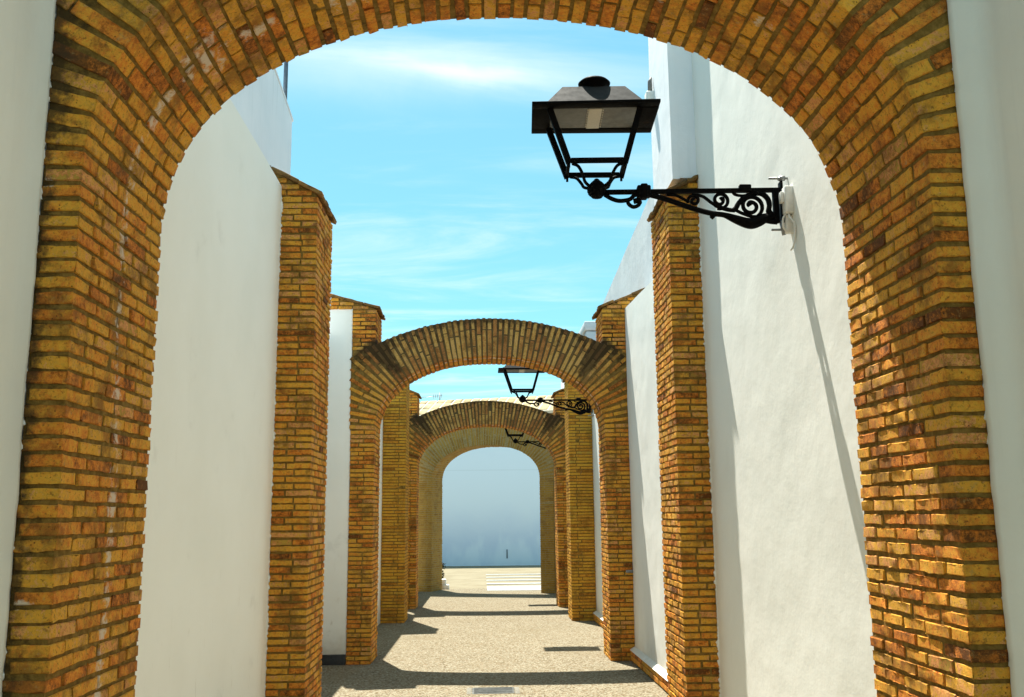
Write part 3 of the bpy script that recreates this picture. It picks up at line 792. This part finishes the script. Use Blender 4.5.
    n = len(arm); mb.tube(arm, [.016 + .018 * max(0, math.sin((i / n - .45) / .55 * math.pi)) if i / n > .45 else .016 for i in range(n)], 6)
    mb.lathe((.672, 0, -.168), [(.003, -.026), (.017, -.012), (.012, .01), (.003, .022)], 8)
    mb.build('brace', 'iron', L)
    mb = MB()
    def sh(pts): return [(p[0] + .008, 0, p[2] - .010) for p in pts]
    mb.tube(sh(spiral(.893, -.107, .070, 1.7, R(-60), 1)), [.0122] * 30 + [.011, .012, .013, .015, .017, .018, .017, .015, .012, .009, .006], 6)
    mb.tube(sh(spiral(.713, -.068, .053, 1.6, R(-110), 1)), [.0112] * 30 + [.0115, .011, .012, .013, .014, .014, .013, .011, .01, .008, .006], 6)
    mb.tube(sh(spiral(.560, -.068, .037, 1.4, R(200), -1)), .0105, 6)
    mb.tube(sh(bez([(.40, 0, -.03), (.455, 0, -.035), (.50, 0, -.058), (.531, 0, -.078)])), .009, 6)
    mb.tube(sh(bez([(.55, 0, -.035), (.61, 0, -.042), (.667, 0, -.086), (.724, 0, -.116), (.79, 0, -.128), (.822, 0, -.087), (.865, 0, -.044), (.915, 0, -.030)])), [.010] * 14 + [.013] * 10 + [.017] * 12 + [.013] * 7, 6)
    mb.tube(sh(bez([(.80, 0, -.128), (.84, 0, -.15), (.90, 0, -.17), (.96, 0, -.163), (1.02, 0, -.15)])), .010, 6)
    mb.tube(sh(bez([(.79, 0, -.020), (.805, 0, -.035), (.85, 0, -.042), (.90, 0, -.03), (.955, 0, -.03), (.99, 0, -.06), (1.0, 0, -.1), (.995, 0, -.14), (1.02, 0, -.175)])), [.009] * 20 + [.016] * 21 + [.018] * 8, 6)
    mb.tube(sh(bez([(.94, 0, -.168), (.965, 0, -.19), (1.0, 0, -.2), (1.04, 0, -.205)])), .016, 6)
    mb.tube([(1.045, 0, -.02), (1.045, 0, -.22)], .022, 4)
    mb.build('scrollwork', 'iron', L)
    mb = MB()
    mb.tube(bez([(.045, 0, -.035), (.09, 0, -.062), (.135, 0, -.074), (.19, 0, -.066), (.215, 0, -.045), (.25, 0, -.028)]), .013, 6)
    mb.tube(bez([(.178, 0, -.06), (.184, 0, -.092), (.212, 0, -.112), (.246, 0, -.098), (.242, 0, -.074), (.215, 0, -.078)]), [.012] * 20 + [.017] * 11, 6)
    mb.build('tip_scroll', 'iron', L)
    mb = MB(); mb.bbox((XP, -.03, -.225), (XP + .014, .03, .03), bev=.003); plate = mb.build('wall_plate', 'iron', L)
    reach = 1.715 + {0: 0, 1: .20, 2: .12}[make_lamp.k] - .578 ; make_lamp.k += 1
    for z in (.052, -.262):
        mb = MB(); mb.tube([(XP - .06, 0, z), (reach, 0, z)], .007, 8); mb.tube([(XP + .005, 0, z), (XP + .035, 0, z)], .016, 6); mb.tube([(XP - .002, .0, z * .8), (XP + .012, 0, z * 1.12)], .012, 6)
        mb.build('bolt', 'steel', L)
    return L
make_lamp.k = 0
make_lamp('nearest black lantern lamp, large against the sky on the lumpy white wall', (.578, 5.39, 3.493)).rotation_euler.z = R(-2.5)
make_lamp('middle black lantern lamp hanging in the opening of the second arch', (.532, 14.8, 3.388))
make_lamp('smallest farthest black lantern lamp, in front of the farthest arch ring', (.669, 22.0, 3.291))
# junction box of the nearest lamp
jb = thing('junction_box', 'white plastic junction box with loose cable on the wall beside the nearest lamp', 'junction box', (1.70, 5.31, 3.385))
mb = MB(); mb.bbox((-.050, -.058, -.075), (.008, .012, .085), bev=.007); mb.build('casing', 'box', jb)
mb = MB(); mb.bbox((-.070, -.040, -.01), (-.050, .000, .055), bev=.005); mb.build('lid', 'box', jb)
mb = MB(); mb.bbox((-.040, -.020, -.185), (.006, .025, -.078), bev=.006); mb.build('terminal', 'box', jb)
mb = MB(); mb.tube(bez([(-.022, -.03, -.07), (-.03, -.05, -.10), (-.012, -.075, -.15), (-.008, -.07, -.22), (-.016, -.05, -.275), (-.026, -.03, -.295)]), .0055, 6)
mb.build('cable', 'box', jb)
mb = MB(); mb.tube(bez([(-.035, -.015, -.07), (-.055, -.015, -.1), (-.055, -.01, -.15), (-.030, 0, -.18)]), .006, 6); mb.build('cable', 'box', jb)
# small fixtures
t = thing('wall_sensor', 'small grey box sensor fixed to the white pilaster beside the nearest lamp roof', 'sensor', (1.495, 8.30, 5.40))
mb = MB(); mb.bbox((-.075, -.05, -.10), (.02, .05, .05), bev=.012); mb.build('casing', 'box', t)
mb = MB(); mb.tube([(-.03, 0, .05), (-.03, 0, .16), (-.015, 0, .20)], [.022, .02, .008], 10); mb.build('photocell', 'panel', t)
t = thing('roof_mast', 'dark blue grey pole rising beside the raking roof edge at left', 'pole', (-2.03, 8.95, 5.62))
mb = MB(); mb.tube([(0, 0, -.05), (0, 0, .62)], .021, 10); mb.tube([(0, 0, .66), (0, 0, 1.3)], .021, 10); mb.build('shaft', 'pole', t)
mb = MB(); mb.tube([(0, 0, .615), (0, 0, .665)], .025, 10); mb.build('collar', 'box', t)
t = thing('antenna', 'thin television antenna on the roof behind the tile coping', 'antenna', (-1.95, 42.2, 5.575))
mb = MB(); mb.tube([(0, 0, 0), (0, 0, 1.42)], .03, 8); mb.build('mast', 'steel', t)
mb = MB(); mb.tube([(-1.0, 0, 1.18), (.12, 0, 1.30)], .014, 6); 
for k in range(5): mb.tube([(-.28 + k * .09, -.0, 1.14 + k * .01), (-.28 + k * .09, 0, 1.36 + k * .01)], .012, 6)
mb.build('boom', 'steel', t)
t = thing('drain_cover', 'dark metal drain cover with grey rims set in the pebble paving', 'drain cover', (0, 9.97, gz(9.97)))
mb = MB(); mb.bbox((-.21, -.17, -.03), (.21, .17, .006), bev=.003)
for k in range(9): mb.bbox((-.19, -.15 + k * .036, .0062), (.19, -.135 + k * .036, .010), bev=.001)
mb.build('lid', 'drain', t)
for s in (-1, 1):
    mb = MB(); mb.bbox((s * .215, -.18, -.03), (s * .262, .18, .005), bev=.003); mb.build('rim', 'drain_frame', t)
t = thing('pipe_stub', 'little grey pipe stub at the outer edge of the second arch right pier', 'pipe', (1.70, 11.965, .92))
mb = MB(); mb.tube([(-.05, 0, 0), (.05, 0, 0)], .018, 10); mb.tube([(-.02, .03, 0), (-.02, -.03, 0)], .014, 8); mb.build('fitting', 'steel', t)
t = thing('kerb_block', 'small white kerb block behind the left foot of the farthest arch', 'kerb', (-1.12, 26.1, gz(26.1)))
mb = MB(); mb.bbox((-.35, -.12, -.05), (.06, .12, .26), bev=.02); mb.bbox((-.02, -.16, -.05), (.14, .1, .12), bev=.02); mb.build('block', 'box', t)
t = thing('shrub', 'low dusty shrub beside the farthest arch left foot', 'shrub', (-1.42, 29.0, gz(29.0)))
mb = MB()
for k in range(260):
    p = rng.normal(0, 1, 3); p /= np.linalg.norm(p); p *= rng.random() ** .4
    c = np.array((p[0] * .26, p[1] * .26, .36 + p[2] * .34)); a = rng.normal(0, 1, 3); a /= np.linalg.norm(a); b = np.cross(a, (.3, .5, .8)); b /= np.linalg.norm(b)
    mb.add([c - a * .05, c + b * .025, c + a * .05, c - b * .025], [(0, 1, 2, 3)], 0)
mb.build('foliage', 'dusty_green', t, recalc=False)
mb = MB()
for k in range(6):
    a = k * 1.05; mb.tube([(0, 0, -.02), (.08 * math.cos(a), .08 * math.sin(a), .25), (.17 * math.cos(a), .17 * math.sin(a), .5)], [.014, .01, .005], 6)
mb.build('stem', 'dusty_green', t)

# ------------------------------------------------------------------ sky, sun, camera
to_sun = Vector((-.140, .405, 1)).normalized()
w = bpy.data.worlds.new('World'); scene.world = w; w.use_nodes = True
t = NT(w.node_tree); t.n.clear()
out = t.new('ShaderNodeOutputWorld'); bg = t.new('ShaderNodeBackground'); t.l.new(bg.outputs[0], out.inputs[0])
sky = t.new('ShaderNodeTexSky', sky_type='NISHITA'); sky.sun_disc = False
sky.sun_elevation = math.asin(to_sun.z); sky.sun_rotation = math.atan2(to_sun.x, to_sun.y)
sky.air_density = 1.0; sky.dust_density = .35; sky.ozone_density = 1.6
gen = t.new('ShaderNodeTexCoord').outputs['Generated']
sp = t.new('ShaderNodeSeparateXYZ'); t.put(sp.inputs[0], gen)
zz = t.math('MAXIMUM', sp.outputs[2], .03)
cx = t.math('DIVIDE', sp.outputs[0], zz); cy = t.math('DIVIDE', sp.outputs[1], zz)
cb = t.new('ShaderNodeCombineXYZ'); t.put(cb.inputs[0], cx); t.put(cb.inputs[1], cy)
mp = t.new('ShaderNodeMapping'); t.put(mp.inputs[0], cb.outputs[0]); mp.inputs['Scale'].default_value = (.55, 1.5, 1); mp.inputs['Rotation'].default_value = (0, 0, R(14))
c1 = t.noise(mp.outputs[0], 1.3, 8, .62, .7); c2 = t.noise(mp.outputs[0], .5, 4, .5)
cl = t.smap(t.math('ADD', c1, t.math('MULTIPLY', t.math('SUBTRACT', c2, .5), .9)), .40, .86, 0, .62)
# one long wisp of cirrus, fixed in the sky
yy = t.math('MAXIMUM', sp.outputs[1], .05); ax_ = t.math('DIVIDE', sp.outputs[0], yy); el_ = t.math('DIVIDE', sp.outputs[2], yy)
wn = t.noise(gen, 9, 5, .6); 
def wisp(x0, z0, slope, curve, hw, hl, amt):
    dx_ = t.math('SUBTRACT', ax_, x0)
    mid = t.math('ADD', t.math('MULTIPLY', dx_, slope), t.math('MULTIPLY', t.math('MULTIPLY', dx_, dx_), curve))
    dz_ = t.math('SUBTRACT', t.math('SUBTRACT', el_, z0), mid)
    dz_ = t.math('ADD', dz_, t.math('MULTIPLY', t.math('SUBTRACT', wn, .5), .035))
    a = t.math('POWER', 2.718, t.math('MULTIPLY', t.math('POWER', t.math('DIVIDE', t.math('ABSOLUTE', dz_), hw), 2), -1))
    b = t.math('POWER', 2.718, t.math('MULTIPLY', t.math('POWER', t.math('DIVIDE', t.math('ABSOLUTE', dx_), hl), 2), -1))
    return t.math('MULTIPLY', t.math('MULTIPLY', a, b), t.math('MULTIPLY', t.smap(c1, .25, .7, .55, 1.2), amt))
ws = t.math('ADD', wisp(-.02, .487, -.12, -.2, .010, .08, .42), wisp(-.12, .492, -.05, 0, .034, .16, .5))
cl = t.math('ADD', cl, ws, clamp=True)
tint = t.mix(.35, t.mix(1.0, sky.outputs[0], (.54, .96, .88), 'MULTIPLY'), (2.3, 5.25, 6.2))
skc = t.mix(cl, tint, (5.6, 6.3, 6.3))
t.put(bg.inputs['Color'], skc); bg.inputs['Strength'].default_value = .076
ld = bpy.data.lights.new('sun', 'SUN'); ld.energy = 5.0; ld.angle = R(.5); ld.color = (1, .955, .84)
lo = bpy.data.objects.new('sun', ld); COL.objects.link(lo); lo.rotation_euler = (-to_sun).to_track_quat('-Z', 'Y').to_euler(); lo.location = (-6, 14, 40)

cam = bpy.data.cameras.new('camera'); co = bpy.data.objects.new('camera', cam); COL.objects.link(co); scene.camera = co
cam.sensor_width = 36; cam.lens = 36 * 959.443 / 1024; cam.clip_start = .05; cam.clip_end = 2000
co.matrix_world = Matrix.Translation((-.10533, 0, 1.60047)) @ Matrix.Rotation(-R(1.85663), 4, 'Z') @ Matrix.Rotation(R(90 + 9.90023), 4, 'X') @ Matrix.Rotation(-R(.52680), 4, 'Z')
scene.view_settings.view_transform = 'Standard'; scene.view_settings.look = 'None'; scene.view_settings.gamma = 1; scene.view_settings.use_curve_mapping = False
scene.view_settings.exposure = 1.35
scene.cycles.max_bounces = 8; scene.cycles.diffuse_bounces = 6
scene.cycles.use_denoising = True
